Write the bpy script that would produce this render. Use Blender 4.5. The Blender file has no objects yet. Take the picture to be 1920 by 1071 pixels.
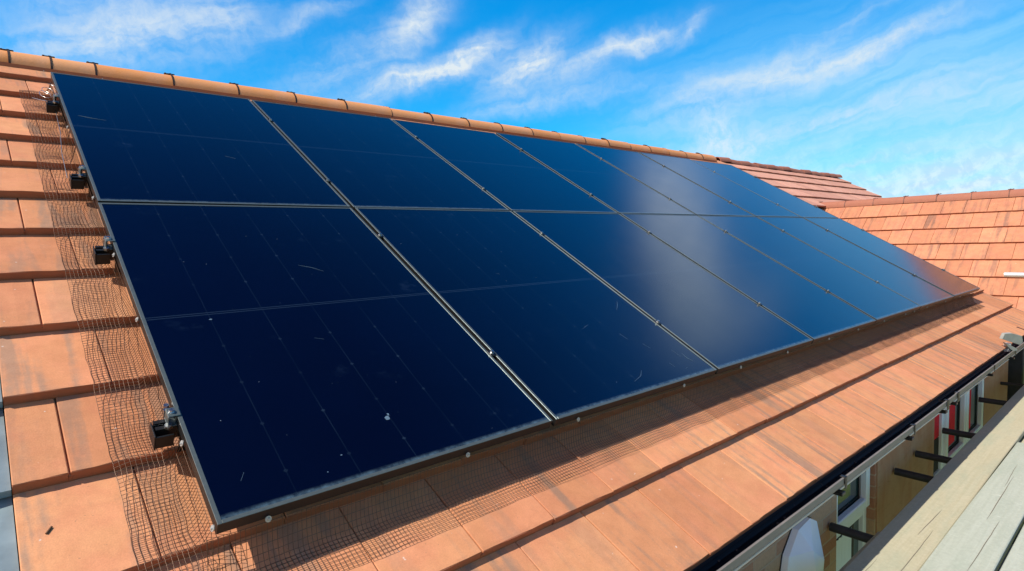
import bpy, math, random
from mathutils import Vector, Matrix
random.seed(7)
R = math.radians
sc = bpy.context.scene

# ------------------------------------------------------------------ camera
cam = bpy.data.cameras.new('camera'); cob = bpy.data.objects.new('camera', cam)
sc.collection.objects.link(cob)
A30 = R(30); CA, SA = math.cos(A30), math.sin(A30)
CAM = Vector((-0.3746, -1.4967, 0.6455))
# rows: camera right, down, forward (world)
RW = ((0.7464, -0.6650, -0.0270), (-0.0668, -0.0346, -0.9972), (0.6622, 0.7461, -0.0702))
RW = [Vector(r).normalized() for r in RW]
m = Matrix.Identity(4)
for i in range(3):
    m[i][0] = RW[0][i]; m[i][1] = -RW[1][i]; m[i][2] = -RW[2][i]; m[i][3] = CAM[i]
cob.matrix_world = m
cam.sensor_width = 36; cam.lens = 36 * 1113.94 / 1920
cam.clip_start = 0.05; cam.clip_end = 3000
sc.camera = cob

# ------------------------------------------------------------------ light
SUN = Vector((-0.108, 0.0165, 0.160)).normalized()
sl = bpy.data.lights.new('sun', 'SUN'); sl.energy = 4.1; sl.angle = R(0.5); sl.color = (1, 0.93, 0.83)
so = bpy.data.objects.new('sun', sl); sc.collection.objects.link(so)
so.rotation_euler = SUN.to_track_quat('Z', 'Y').to_euler()
sc.view_settings.view_transform = 'Standard'; sc.view_settings.look = 'None'
sc.view_settings.exposure = 0.31; sc.view_settings.gamma = 1; sc.view_settings.use_curve_mapping = False

# ------------------------------------------------------------------ node helper
class NT:
    def __init__(s, tree): s.t = tree; s.n = tree.nodes; s.l = tree.links; s.n.clear()
    def node(s, typ, **kw):
        n = s.n.new(typ)
        for k, v in kw.items(): setattr(n, k, v)
        return n
    def put(s, sock, v):
        if v is None: return
        if hasattr(v, 'links') or hasattr(v, 'is_output'): s.l.new(v, sock)
        elif isinstance(v, (tuple, list)) and len(v) == 3 and sock.type == 'RGBA': sock.default_value = (*v, 1)
        else: sock.default_value = v
    def m(s, op, a, b=None, c=None, clamp=False):
        n = s.node('ShaderNodeMath', operation=op, use_clamp=clamp)
        s.put(n.inputs[0], a); s.put(n.inputs[1], b); s.put(n.inputs[2], c); return n.outputs[0]
    def vm(s, op, a, b=None, scale=None):
        n = s.node('ShaderNodeVectorMath', operation=op); s.put(n.inputs[0], a); s.put(n.inputs[1], b)
        if scale is not None: s.put(n.inputs['Scale'], scale)
        return n.outputs['Value'] if op in ('LENGTH', 'DOT_PRODUCT') else n.outputs[0]
    def xyz(s, x, y, z=0.0):
        n = s.node('ShaderNodeCombineXYZ'); s.put(n.inputs[0], x); s.put(n.inputs[1], y); s.put(n.inputs[2], z); return n.outputs[0]
    def sep(s, v):
        n = s.node('ShaderNodeSeparateXYZ'); s.l.new(v, n.inputs[0]); return n.outputs
    def noise(s, v, scale=1, detail=4, rough=0.55, dist=0, col=False):
        n = s.node('ShaderNodeTexNoise'); s.put(n.inputs['Vector'], v); n.inputs['Scale'].default_value = scale
        n.inputs['Detail'].default_value = detail; n.inputs['Roughness'].default_value = rough; n.inputs['Distortion'].default_value = dist
        return n.outputs['Color'] if col else n.outputs['Fac']
    def ss(s, v, lo, hi, a=0.0, b=1.0):
        n = s.node('ShaderNodeMapRange', interpolation_type='SMOOTHSTEP'); s.put(n.inputs[0], v)
        n.inputs[1].default_value = lo; n.inputs[2].default_value = hi; n.inputs[3].default_value = a; n.inputs[4].default_value = b
        return n.outputs[0]
    def mix(s, f, a, b, mode='MIX'):
        n = s.node('ShaderNodeMix', data_type='RGBA', blend_type=mode)
        s.put(n.inputs[0], f); s.put(n.inputs[6], a); s.put(n.inputs[7], b); return n.outputs[2]
    def bsdf(s, col, rough=0.6, metal=0.0, spec=0.5, bump=None, bstr=0.3, bdist=0.01, ior=1.5):
        p = s.node('ShaderNodeBsdfPrincipled'); s.put(p.inputs['Base Color'], col); s.put(p.inputs['Roughness'], rough)
        s.put(p.inputs['Metallic'], metal); p.inputs['Specular IOR Level'].default_value = spec; p.inputs['IOR'].default_value = ior
        if bump is not None:
            b = s.node('ShaderNodeBump'); b.inputs['Strength'].default_value = bstr; b.inputs['Distance'].default_value = bdist
            s.l.new(bump, b.inputs['Height']); s.l.new(b.outputs[0], p.inputs['Normal'])
        o = s.node('ShaderNodeOutputMaterial'); s.l.new(p.outputs[0], o.inputs[0]); return p

# ------------------------------------------------------------------ sky (world directions only)
w = bpy.data.worlds.new('World'); sc.world = w; w.use_nodes = True
t = NT(w.node_tree)
sky = t.node('ShaderNodeTexSky', sky_type='NISHITA', sun_disc=False)
sky.sun_elevation = math.asin(SUN.z); sky.sun_rotation = math.atan2(SUN.x, SUN.y)
sky.air_density = 1.0; sky.dust_density = 0.3; sky.ozone_density = 2.0
dirv = t.vm('NORMALIZE', t.node('ShaderNodeTexCoord').outputs['Generated'])
dx, dy, dz = t.sep(dirv)
azd = t.m('MULTIPLY', t.m('ARCTAN2', dy, dx), 57.2958)
eld = t.m('MULTIPLY', t.m('ARCSINE', dz), 57.2958)
hs = t.node('ShaderNodeHueSaturation'); hs.inputs['Saturation'].default_value = 1.45; hs.inputs['Hue'].default_value = 0.487
t.l.new(sky.outputs[0], hs.inputs['Color'])
tint = t.mix(t.ss(eld, 2, 24), (0.42, 1.85, 2.4), (0.03, 2.30, 2.90))
base = t.mix(1.0, hs.outputs[0], tint, 'MULTIPLY')
# deeper overhead
base = t.mix(1.0, base, t.mix(t.ss(eld, 28, 60), (1, 1, 1), (0.9, 0.18, 0.27)), 'MULTIPLY')
ae = t.xyz(azd, eld, 0.0)
warp = t.vm('SUBTRACT', t.noise(ae, 0.09, 4, 0.6, col=True), (0.5, 0.5, 0.5))
warp2 = t.vm('SUBTRACT', t.noise(ae, 0.5, 5, 0.65, col=True), (0.5, 0.5, 0.5))
aw = t.vm('ADD', t.vm('ADD', ae, t.vm('SCALE', warp, scale=5.0)), t.vm('SCALE', warp2, scale=1.3))
wx, wy, _ = t.sep(aw)
def blob(az, el, la, lb, ang, amp, x=wx, y=wy, soft=1.0):
    c, s_ = math.cos(R(ang)), math.sin(R(ang))
    X = t.m('SUBTRACT', x, az); Y = t.m('SUBTRACT', y, el)
    u = t.m('ADD', t.m('MULTIPLY', X, c / la), t.m('MULTIPLY', Y, s_ / la))
    v = t.m('ADD', t.m('MULTIPLY', X, -s_ / lb), t.m('MULTIPLY', Y, c / lb))
    r2 = t.m('ADD', t.m('MULTIPLY', u, u), t.m('MULTIPLY', v, v))
    return t.m('MULTIPLY', t.m('EXPONENT', t.m('MULTIPLY', r2, -soft)), amp)
def total(bl):
    a = blob(*bl[0])
    for b in bl[1:]: a = t.m('ADD', a, blob(*b))
    return a
# (azimuth, elevation, half length, half width, tilt, amount): azimuth falls towards the right of the view
wisp = total([(78, 18.2, 8, 2.6, -14, .62), (83, 16.0, 6, 1.6, -8, .35), (72.5, 19.0, 2.5, 1.8, -40, .4),
              (56.5, 20.5, 4.5, 1.5, -52, .75), (63, 16.5, 8, 2.0, -30, .42), (66, 20.2, 4, .7, -25, .5),
              (57.0, 15.2, 6.0, 1.1, -20, 1.1), (51.5, 17.4, 3.2, 1.1, -35, 1.0), (46.5, 16.2, 3.6, 1.7, -25, 1.2),
              (42.0, 15.4, 3, 1.0, -10, .5), (36.5, 17.2, 4.2, .9, -14, 1.0), (31, 18, 1.8, .6, -40, .5),
              (44.5, 12.8, 8.5, 1.0, -8, .5), (24, 13.6, 9, 1.3, -8, .75), (16, 14.6, 4.5, .9, -16, .7), (20, 16.6, 5, .8, -22, .35), (22, 9.4, 10, .8, -8, .6),
              (10, 10, 9, 2.6, 0, .3), (31, 11, 7, 1.8, -8, .35), (100, 25, 18, 3, 20, .5), (60, 31, 8, 1.2, 30, .3),
              (-40, 20, 25, 5, 10, .6), (-110, 20, 30, 6, -10, .6)])
st = t.noise(t.xyz(t.m('MULTIPLY', wx, 0.085), t.m('MULTIPLY', t.m('ADD', wy, t.m('MULTIPLY', wx, 0.24)), 0.70), 0.0), 1.0, 6, 0.55, 0.25)
fine = t.noise(aw, 1.0, 8, 0.64, 0.1)
tex = t.m('ADD', t.m('MULTIPLY', st, 0.6), t.m('MULTIPLY', fine, 0.4))
dens = t.m('MULTIPLY', wisp, t.ss(tex, 0.28, 0.70, 0.25, 1.15))
dens = t.m('MULTIPLY', dens, 0.95, clamp=True)
puff = total([(29.6, 9.0, 1.6, 1.9, 20, 1.0), (26.6, 8.0, 2.6, 1.2, 0, .8), (33, 7.6, 2.5, .8, 0, .4)])
puff = t.m('MULTIPLY', puff, t.ss(fine, 0.3, 0.7, 0.3, 1.0))
bank = t.m('MULTIPLY', t.ss(eld, 9.5, 3.0), t.m('MULTIPLY', t.ss(azd, 38, 18), t.ss(st, 0.25, 0.62, 0.5, 1.0)))
wx2 = t.m('ADD', t.m('MULTIPLY', azd, .6), t.m('MULTIPLY', wx, .4)); wy2 = t.m('ADD', t.m('MULTIPLY', eld, .6), t.m('MULTIPLY', wy, .4))
high = t.m('ADD', t.m('ADD', blob(17.0, 28.3, 12.5, 3.7, -20, 1.3, wx2, wy2, 1.6), blob(7.5, 28.0, 5.5, 5.0, 0, .45, wx2, wy2, 1.4)), blob(8.0, 24.0, 4.0, 1.8, -20, 0.12, azd, eld, 1.2))     # grey cloud above the frame, seen only in the glass
high = t.m('MULTIPLY', t.ss(high, .05, .95), t.ss(fine, 0.3, 0.65, 0.45, 1.05))
veil = t.m('MULTIPLY', t.m('MULTIPLY', t.ss(azd, 48, 12), t.ss(eld, 24, 8)), t.ss(st, 0.25, 0.75, 0.28, 0.68))
C1 = t.mix(veil, base, (6.6, 11.2, 13.0))
C2 = t.mix(t.m('MULTIPLY', bank, 0.85, clamp=True), C1, t.mix(t.ss(fine, .4, .62), (8.0, 10.2, 13.4), (10.8, 12.4, 14.0)))
C3 = t.mix(dens, C2, (10.2, 11.4, 12.2))
C4 = t.mix(t.m('MULTIPLY', puff, 0.75, clamp=True), C3, (10.5, 12.0, 14.5))
C5 = t.mix(t.m('MULTIPLY', high, 0.9, clamp=True), C4, (14.5, 15.5, 17.5))
C5 = t.mix(t.m('MULTIPLY', t.ss(dx, -0.42, -0.8, 0, 0.9), t.ss(eld, 5, 25)), C5, (20.0, 12.5, 10.0))   # unseen warm glow added on the sun's side of the sky as fill light
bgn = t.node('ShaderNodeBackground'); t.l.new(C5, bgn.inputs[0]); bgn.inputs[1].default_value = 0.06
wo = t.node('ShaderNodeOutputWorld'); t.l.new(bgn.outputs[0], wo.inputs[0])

# ------------------------------------------------------------------ materials
def mat(name, f):
    mt = bpy.data.materials.new(name); mt.use_nodes = True; f(NT(mt.node_tree)); return mt
def objc(t): return t.node('ShaderNodeTexCoord').outputs['Object']
def uvn(t, name):
    n = t.node('ShaderNodeUVMap'); n.uv_map = name; return n.outputs[0]
def tile_shader(cA, cB, cC, grey, amount):
    def f(t):
        uv = uvn(t, 'tile_uv'); rn = uvn(t, 'tile_rnd'); r1, r2, _ = t.sep(rn); u, v, _ = t.sep(uv); oc = objc(t)
        col = t.mix(t.ss(r1, 0.1, 0.9), cA, cB)
        blot = t.noise(oc, 5.0, 4, 0.6)
        col = t.mix(t.ss(blot, 0.42, 0.66, 0, 0.75), col, cC)
        su = t.xyz(t.m('ADD', t.m('MULTIPLY', u, 17.0), t.m('MULTIPLY', r1, 77)), t.m('ADD', t.m('MULTIPLY', v, 1.6), t.m('MULTIPLY', r2, 50)), 0.0)
        sn = t.noise(su, 1.0, 3, 0.5, 0.35)
        edge = t.noise(oc, 38.0, 4, 0.6)
        sm = t.ss(t.m('ADD', sn, t.m('MULTIPLY', t.m('SUBTRACT', edge, 0.5), 0.16)), 0.48, 0.66)
        sm = t.m('MULTIPLY', sm, t.ss(t.m('FRACT', t.m('MULTIPLY', r2, 7.3)), 0.10, 0.9, amount * 0.35, amount))
        col = t.mix(sm, col, grey)
        grain = t.noise(oc, 260.0, 3, 0.7)
        pt = t.ss(t.m('FRACT', t.m('MULTIPLY', r2, 13.7)), 0, 1)
        col = t.mix(1.0, col, t.mix(pt, (0.96, 0.96, 0.95), (1.15, 1.18, 1.18)), 'MULTIPLY')
        mott = t.noise(oc, 14.0, 5, 0.7)
        col = t.mix(1.0, col, t.mix(t.ss(mott, .3, .7), (0.95, 0.94, 0.93), (1.08, 1.10, 1.10)), 'MULTIPLY')
        col = t.mix(1.0, col, t.mix(grain, (0.78, 0.78, 0.78), (1.20, 1.20, 1.20)), 'MULTIPLY')
        col = t.mix(t.m('MULTIPLY', t.ss(v, -.0005, .0012, 1, 0), .8), col, (.29, .085, .042))  # tile nose faces coloured darker to deepen their shade
        spk = t.ss(t.noise(oc, 90.0, 2, 0.5), 0.735, 0.76)
        col = t.mix(t.m('MULTIPLY', spk, 0.6), col, (0.30, 0.17, 0.10))
        spw = t.ss(t.noise(t.vm('ADD', oc, (9, 3, 1)), 45.0, 2, 0.5), 0.755, 0.78)
        col = t.mix(t.m('MULTIPLY', spw, 0.6), col, (0.75, 0.68, 0.6))
        t.bsdf(col, 0.78, 0, 0.25, t.m('ADD', t.m('MULTIPLY', grain, 0.5), t.noise(oc, 30.0, 4, 0.6)), 0.35, 0.003)
    return f
M = {}
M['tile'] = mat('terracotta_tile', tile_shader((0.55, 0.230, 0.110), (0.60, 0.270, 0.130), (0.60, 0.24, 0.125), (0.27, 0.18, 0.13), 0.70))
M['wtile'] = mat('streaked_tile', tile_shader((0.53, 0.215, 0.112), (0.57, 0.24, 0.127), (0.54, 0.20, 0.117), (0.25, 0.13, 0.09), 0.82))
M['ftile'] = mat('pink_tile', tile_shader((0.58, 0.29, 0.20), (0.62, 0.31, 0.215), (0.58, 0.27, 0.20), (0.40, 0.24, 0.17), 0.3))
def f_ridge(t):
    oc = objc(t); n1 = t.noise(oc, 4, 4, .6); g = t.noise(oc, 200, 3, .7)
    info = t.node('ShaderNodeObjectInfo').outputs['Random']
    c = t.mix(info, (0.74, 0.29, 0.09), (0.80, 0.37, 0.16)); c = t.mix(t.ss(n1, .5, .75, 0, .5), c, (0.72, 0.36, 0.2))
    c = t.mix(1.0, c, t.mix(g, (.88,) * 3, (1.1,) * 3), 'MULTIPLY')
    t.bsdf(c, 0.7, 0, 0.3, t.m('ADD', t.m('MULTIPLY', g, .4), t.noise(oc, 25, 4, .6)), 0.35, 0.003)
M['ridge'] = mat('ridge_clay', f_ridge)
def simple(name, col, rough=.5, metal=0., spec=.5, var=.15, sc_=30, bstr=.15):
    def f(t):
        oc = objc(t); n = t.noise(oc, sc_, 5, .6)
        c = t.mix(1.0, col, t.mix(n, (1 - var * 2,) * 3, (1 + var * 2,) * 3), 'MULTIPLY')
        t.bsdf(c, t.m('ADD', rough - .08, t.m('MULTIPLY', n, .16)), metal, spec, n, bstr, .002)
    return mat(name, f)
M['felt'] = simple('roof_felt', (.02, .018, .018), .9)
M['frame'] = simple('anodised_frame', (.125, .155, .155), .40, .5, .5, .1, 60, .05)
M['framebody'] = simple('frame_body', (.028, .028, .028), .38, .5, .5, .1, 60, .05)
M['black'] = simple('black_metal', (.012, .012, .013), .42, .3, .5, .1, 40, .1)
M['steel'] = simple('bolt_steel', (.62, .62, .60), .3, 1.0, .5, .15, 120, .2)
M['washer'] = simple('washer', (.42, .42, .40), .45, .3, .5, .2, 150, .2)
M['wire'] = simple('mesh_wire', (.16, .088, .055), .4, .35, .4, .2, 60, .0)
M['clip'] = simple('ridge_clip', (.045, .03, .028), .6, 0, .3)
M['brownclip'] = simple('brown_clip', (.16, .07, .05), .6, 0, .3)
M['lead'] = simple('lead_flashing', (.26, .34, .37), .42, .35, .5, .22, 9, .5)
M['gutter_out'] = simple('gutter_grey', (.19, .17, .15), .5, 0, .4, .15, 12, .1)
M['gutter_in'] = simple('gutter_black', (.012, .013, .018), .6, 0, .4, .4, 18, .6)
M['upvc'] = simple('white_frame', (.78, .80, .82), .35, 0, .5, .03, 10, .05)
M['sash'] = simple('alarm_plastic', (.84, .86, .88), .4, 0, .5, .03, 10, .05)
M['soffit'] = simple('soffit_board', (.55, .5, .42), .6, 0, .4, .08, 10)
M['tube'] = simple('dark_tube', (.035, .037, .042), .5, .3, .5, .3, 20, .4)
M['galv'] = simple('galvanised_tube', (.72, .73, .72), .4, .3, .5, .1, 30, .1)
M['grey'] = simple('grey_plastic', (.36, .37, .34), .5, 0, .4, .15, 20)
M['redpost'] = simple('red_paint', (.55, .03, .03), .5)
M['red'] = simple('red_curtain', (.7, .02, .035), .8, 0, .2, .2, 25, .6)
M['dark'] = simple('dark_room', (.02, .018, .018), .9)
M['concrete'] = simple('paving', (.16, .15, .14), .85, 0, .2, .2, 4, .4)
M['crack'] = simple('wood_crack', (.19, .165, .12), .9)
M['twig'] = simple('twig', (.12, .06, .03), .8)
M['drop'] = simple('pale_marks', (.10, .16, .22), .8, 0, .2)
M['dropw'] = simple('white_marks', (.3, .36, .42), .8, 0, .2)
def f_glass(t):
    oc = objc(t); x, y, _ = t.sep(oc)
    def line(p, c, wd):   # distance to a line
        return t.ss(t.m('ABSOLUTE', t.m('SUBTRACT', p, c)), wd * .5, wd * 1.0, 1, 0)
    ph = t.m('DIVIDE', t.m('SUBTRACT', x, 0.0145), 0.1845)
    fx = t.m('ABSOLUTE', t.m('SUBTRACT', t.m('FRACT', t.m('ADD', ph, .5)), .5))
    inside = t.m('MULTIPLY', t.m('GREATER_THAN', x, .1), t.m('LESS_THAN', x, 1.05))
    v1 = t.m('MULTIPLY', t.ss(fx, .0035, .0085, 1, 0), inside)
    yy = t.m('SUBTRACT', y, 0.866)
    f2 = t.m('ABSOLUTE', t.m('SUBTRACT', t.m('FRACT', t.m('ADD', t.m('DIVIDE', yy, .1905), .5)), .5))
    dia = t.m('ADD', t.m('MULTIPLY', fx, .1845), t.m('MULTIPLY', f2, .1905))
    nodiamid = t.m('GREATER_THAN', t.m('ABSOLUTE', yy), .05)
    d1 = t.m('MULTIPLY', t.m('MULTIPLY', t.ss(dia, .0055, .0085, 1, 0), inside), nodiamid)
    d1 = t.m('MULTIPLY', d1, t.m('MULTIPLY', t.m('GREATER_THAN', y, .03), t.m('LESS_THAN', y, 1.70)))
    mid = t.ss(t.m('ABSOLUTE', t.m('SUBTRACT', t.m('ABSOLUTE', yy), .0055)), .001, .0026, 1, 0)
    fade = t.ss(t.noise(oc, 3.0, 3, .6), .35, .65, .25, 1)
    ln = t.m('MAXIMUM', t.m('MULTIPLY', t.m('MAXIMUM', t.m('MULTIPLY', v1, .42), t.m('MULTIPLY', d1, .75)), fade), t.m('MULTIPLY', mid, .75))
    ww = t.node('ShaderNodeObjectInfo').outputs['Location']
    gc = t.vm('ADD', oc, t.vm('SCALE', ww, scale=3.1))
    col = t.mix(t.ss(t.noise(gc, 1.2, 3, .6), .3, .7), (.0005, .0010, .0055), (.0005, .0014, .0085))
    col = t.mix(t.m('MULTIPLY', ln, 1.0), col, (.020, .036, .058))
    sp = t.ss(t.noise(gc, 75, 1, .5), .80, .83)
    col = t.mix(t.m('MULTIPLY', sp, .08), col, (.30, .38, .48))
    dust = t.m('MULTIPLY', t.ss(t.noise(gc, 7, 5, .7), .56, .8), t.ss(t.noise(gc, 1.7, 2, .5), .5, .7))
    col = t.mix(t.m('MULTIPLY', dust, .22), col, (.05, .09, .17))
    # dust gathered along the lower edge
    low = t.m('MULTIPLY', t.ss(y, .012, .028, 1, 0), t.ss(t.noise(oc, 30, 4, .7), .3, .7, .2, 1))
    col = t.mix(t.m('MULTIPLY', low, .6), col, (.13, .22, .28))
    rgh = t.m('ADD', .13, t.m('MULTIPLY', t.noise(gc, 4, 4, .6), .06))
    p = t.bsdf(col, rgh, 0, .5, t.noise(gc, 2.2, 2, .5), .035, .004, 1.85)
    p.inputs['Specular Tint'].default_value = (.30, .72, 1.0, 1)   # blue anti-reflective coating
M['glass'] = mat('solar_glass', f_glass)
def f_pane(t):
    oc = objc(t); t.bsdf(t.mix(t.noise(oc, 3, 3, .5), (.012, .035, .04), (.03, .07, .07)), .06, 0, .6, t.noise(oc, 2, 2, .5), .02, .01)
M['pane'] = mat('window_pane', f_pane)
def f_brick(t):
    oc = objc(t); x, y, z = t.sep(oc)
    b = t.node('ShaderNodeTexBrick'); t.l.new(t.xyz(t.m('ADD', x, y), z, 0.), b.inputs['Vector'])
    b.inputs['Scale'].default_value = 1; b.inputs['Brick Width'].default_value = .225; b.inputs['Row Height'].default_value = .075
    b.inputs['Mortar Size'].default_value = .006; b.inputs['Mortar Smooth'].default_value = .3; b.inputs['Bias'].default_value = -.3
    b.inputs['Color1'].default_value = (.46, .28, .17, 1); b.inputs['Color2'].default_value = (.33, .11, .06, 1); b.inputs['Mortar'].default_value = (.44, .30, .20, 1)
    n = t.noise(oc, 60, 4, .7)
    c = t.mix(1., b.outputs['Color'], t.mix(n, (.7,) * 3, (1.3,) * 3), 'MULTIPLY')
    t.bsdf(c, .9, 0, .2, t.m('SUBTRACT', t.m('MULTIPLY', n, .3), b.outputs['Fac']), .6, .006)
M['brick'] = mat('buff_brick', f_brick)
def f_ply(t):
    oc = objc(t); x, y, z = t.sep(oc)
    n = t.noise(t.xyz(t.m('MULTIPLY', x, 3), 0., t.m('MULTIPLY', z, 1.2)), 1.6, 6, .65, 1.0); k = t.noise(t.xyz(t.m('MULTIPLY', x, 2), y, t.m('MULTIPLY', z, 9)), 4., 5, .65, .8)
    c = t.mix(t.ss(n, .35, .65), (.42, .235, .135), (.38, .17, .085)); c = t.mix(t.ss(k, .5, .75, 0, .6), c, (.27, .13, .05))
    t.bsdf(c, .7, 0, .3, k, .3, .003)
M['ply'] = mat('tan_boarding', f_ply)
def f_board(cA, cB, cG, white):
    def f(t):
        uv = uvn(t, 'tile_uv'); rn = uvn(t, 'tile_rnd'); r1, r2, _ = t.sep(rn); u, v, _ = t.sep(uv); oc = objc(t)
        g = t.noise(t.xyz(t.m('MULTIPLY', u, 1.5), t.m('ADD', t.m('MULTIPLY', v, 38), t.m('MULTIPLY', r1, 90)), 0.), 1.0, 6, .65, .8)
        b = t.noise(t.xyz(u, t.m('MULTIPLY', v, 4), r1), 1.3, 5, .6)
        c = t.mix(t.ss(g, .35, .65), cA, cB); c = t.mix(t.ss(b, .42, .62, 0, .85), c, cG)
        if white:
            wn = t.ss(t.noise(t.xyz(t.m('MULTIPLY', u, 34), t.m('MULTIPLY', v, 9), 0.), 1, 3, .5, .3), .66, .76); c = t.mix(t.m('MULTIPLY', wn, .6), c, (.70, .72, .62))
        sp = t.noise(oc, 55, 4, .7)
        c = t.mix(1., c, t.mix(sp, (.8,) * 3, (1.18,) * 3), 'MULTIPLY')
        t.bsdf(c, .8 if not white else .62, 0, .3, t.m('ADD', g, t.m('MULTIPLY', sp, .5)), .5, .003)
    return f
M['board'] = mat('scaffold_board', f_board((.46, .42, .28), (.50, .46, .32), (.40, .41, .29), False))
M['board2'] = mat('white_board', f_board((.43, .46, .37), (.47, .50, .41), (.40, .44, .35), True))
def f_grass(t):
    oc = objc(t); n = t.noise(oc, 1.2, 6, .7); k = t.noise(oc, 25, 4, .7)
    c = t.mix(n, (.10, .16, .03), (.28, .34, .10)); c = t.mix(1., c, t.mix(k, (.5,) * 3, (1.5,) * 3), 'MULTIPLY')
    t.bsdf(c, .95, 0, .1, k, .8, .03)
M['lawn'] = mat('lawn', f_grass)

# ------------------------------------------------------------------ mesh builder
class MB:
    def __init__(s): s.v = []; s.f = []; s.mi = []; s.uv = None; s.sm = []
    def add(s, vs, fs, mi=0, smooth=False):
        o = len(s.v); s.v += [tuple(p) for p in vs]
        for f in fs: s.f.append(tuple(i + o for i in f)); s.mi.append(mi); s.sm.append(smooth)
    def box(s, a, b, mi=0, c=0.0, M4=None):
        x0, y0, z0 = a; x1, y1, z1 = b
        if c <= 0:
            vs = [(x, y, z) for x in (x0, x1) for y in (y0, y1) for z in (z0, z1)]
            fs = [(0, 1, 3, 2), (4, 6, 7, 5), (0, 4, 5, 1), (2, 3, 7, 6), (0, 2, 6, 4), (1, 5, 7, 3)]
        else:
            vs = []; idx = {}
            for X, sx in ((x0, -1), (x1, 1)):
                for Y, sy in ((y0, -1), (y1, 1)):
                    for Z, sz in ((z0, -1), (z1, 1)):
                        for ax in range(3):
                            p = [X - sx * c, Y - sy * c, Z - sz * c]; p[ax] = (X, Y, Z)[ax]
                            idx[(sx, sy, sz, ax)] = len(vs); vs.append(tuple(p))
            fs = []
            for ax in range(3):
                o1, o2 = [a_ for a_ in range(3) if a_ != ax]
                for sg in (-1, 1):
                    q = []
                    for (p1, p2) in ((-1, -1), (1, -1), (1, 1), (-1, 1)):
                        k = [0, 0, 0]; k[ax] = sg; k[o1] = p1; k[o2] = p2; q.append(idx[(*k, ax)])
                    fs.append(tuple(q))
            for ax in range(3):
                o1, o2 = [a_ for a_ in range(3) if a_ != ax]
                for p1 in (-1, 1):
                    for p2 in (-1, 1):
                        q = []
                        for (sg, fa) in ((-1, o1), (1, o1), (1, o2), (-1, o2)):
                            k = [0, 0, 0]; k[ax] = sg; k[o1] = p1; k[o2] = p2; q.append(idx[(*k, fa)])
                        fs.append(tuple(q))
            for sx in (-1, 1):
                for sy in (-1, 1):
                    for sz in (-1, 1): fs.append(tuple(idx[(sx, sy, sz, a_)] for a_ in range(3)))
        if M4 is not None: vs = [tuple(M4 @ Vector(p)) for p in vs]
        s.add(vs, fs, mi)
    def tube(s, path, r, n=8, mi=0, caps=True, smooth=True):
        P = [Vector(p) for p in path]; vs = []; fs = []
        up = Vector((0, 0, 1))
        for i, p in enumerate(P):
            d = (P[min(i + 1, len(P) - 1)] - P[max(i - 1, 0)]).normalized()
            a = up if abs(d.z) < .9 else Vector((1, 0, 0))
            e1 = d.cross(a).normalized(); e2 = d.cross(e1)
            rr = r[i] if isinstance(r, (list, tuple)) else r
            for k in range(n):
                th = 2 * math.pi * k / n; vs.append(p + e1 * (rr * math.cos(th)) + e2 * (rr * math.sin(th)))
        for i in range(len(P) - 1):
            for k in range(n): fs.append((i * n + k, i * n + (k + 1) % n, (i + 1) * n + (k + 1) % n, (i + 1) * n + k))
        s.add(vs, fs, mi, smooth)
        if caps: s.add(vs[:n], [tuple(range(n))], mi); s.add(vs[-n:], [tuple(range(n))[::-1]], mi)
    def prism(s, poly, x0, x1, mi=0, smooth=False, caps=True):   # poly in (y,z), extruded in x
        n = len(poly); vs = [(x0, *p) for p in poly] + [(x1, *p) for p in poly]
        fs = [(i, (i + 1) % n, n + (i + 1) % n, n + i) for i in range(n)]
        s.add(vs, fs, mi, smooth)
        if caps: s.add(vs[:n], [tuple(range(n))[::-1]], mi); s.add(vs[n:], [tuple(range(n))], mi)
    def build(s, name, mats, parent=None, loc=None):
        me = bpy.data.meshes.new(name); me.from_pydata(s.v, [], s.f)
        for mm in (mats if isinstance(mats, (list, tuple)) else [mats]): me.materials.append(mm)
        me.polygons.foreach_set('material_index', s.mi); me.polygons.foreach_set('use_smooth', s.sm)
        if s.uv is not None:
            for nm, arr in s.uv.items():
                l = me.uv_layers.new(name=nm); out = []
                for lp in me.loops: out += arr[lp.vertex_index]
                l.data.foreach_set('uv', out)
        me.update()
        o = bpy.data.objects.new(name, me); sc.collection.objects.link(o)
        if parent is not None: o.parent = parent
        if loc is not None: o.location = loc
        return o
def tag(o, label=None, cat=None, group=None, kind=None):
    if label: o['label'] = label
    if cat: o['category'] = cat
    if group: o['group'] = group
    if kind: o['kind'] = kind
    return o
def empty(name, loc=(0, 0, 0), rot=(0, 0, 0)):
    o = bpy.data.objects.new(name, None); sc.collection.objects.link(o); o.location = loc; o.rotation_euler = rot
    o.empty_display_size = .05; return o
def F2W(x, s, n): return Vector((x, s * CA - n * SA, s * SA + n * CA))     # roof frame -> world

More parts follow.
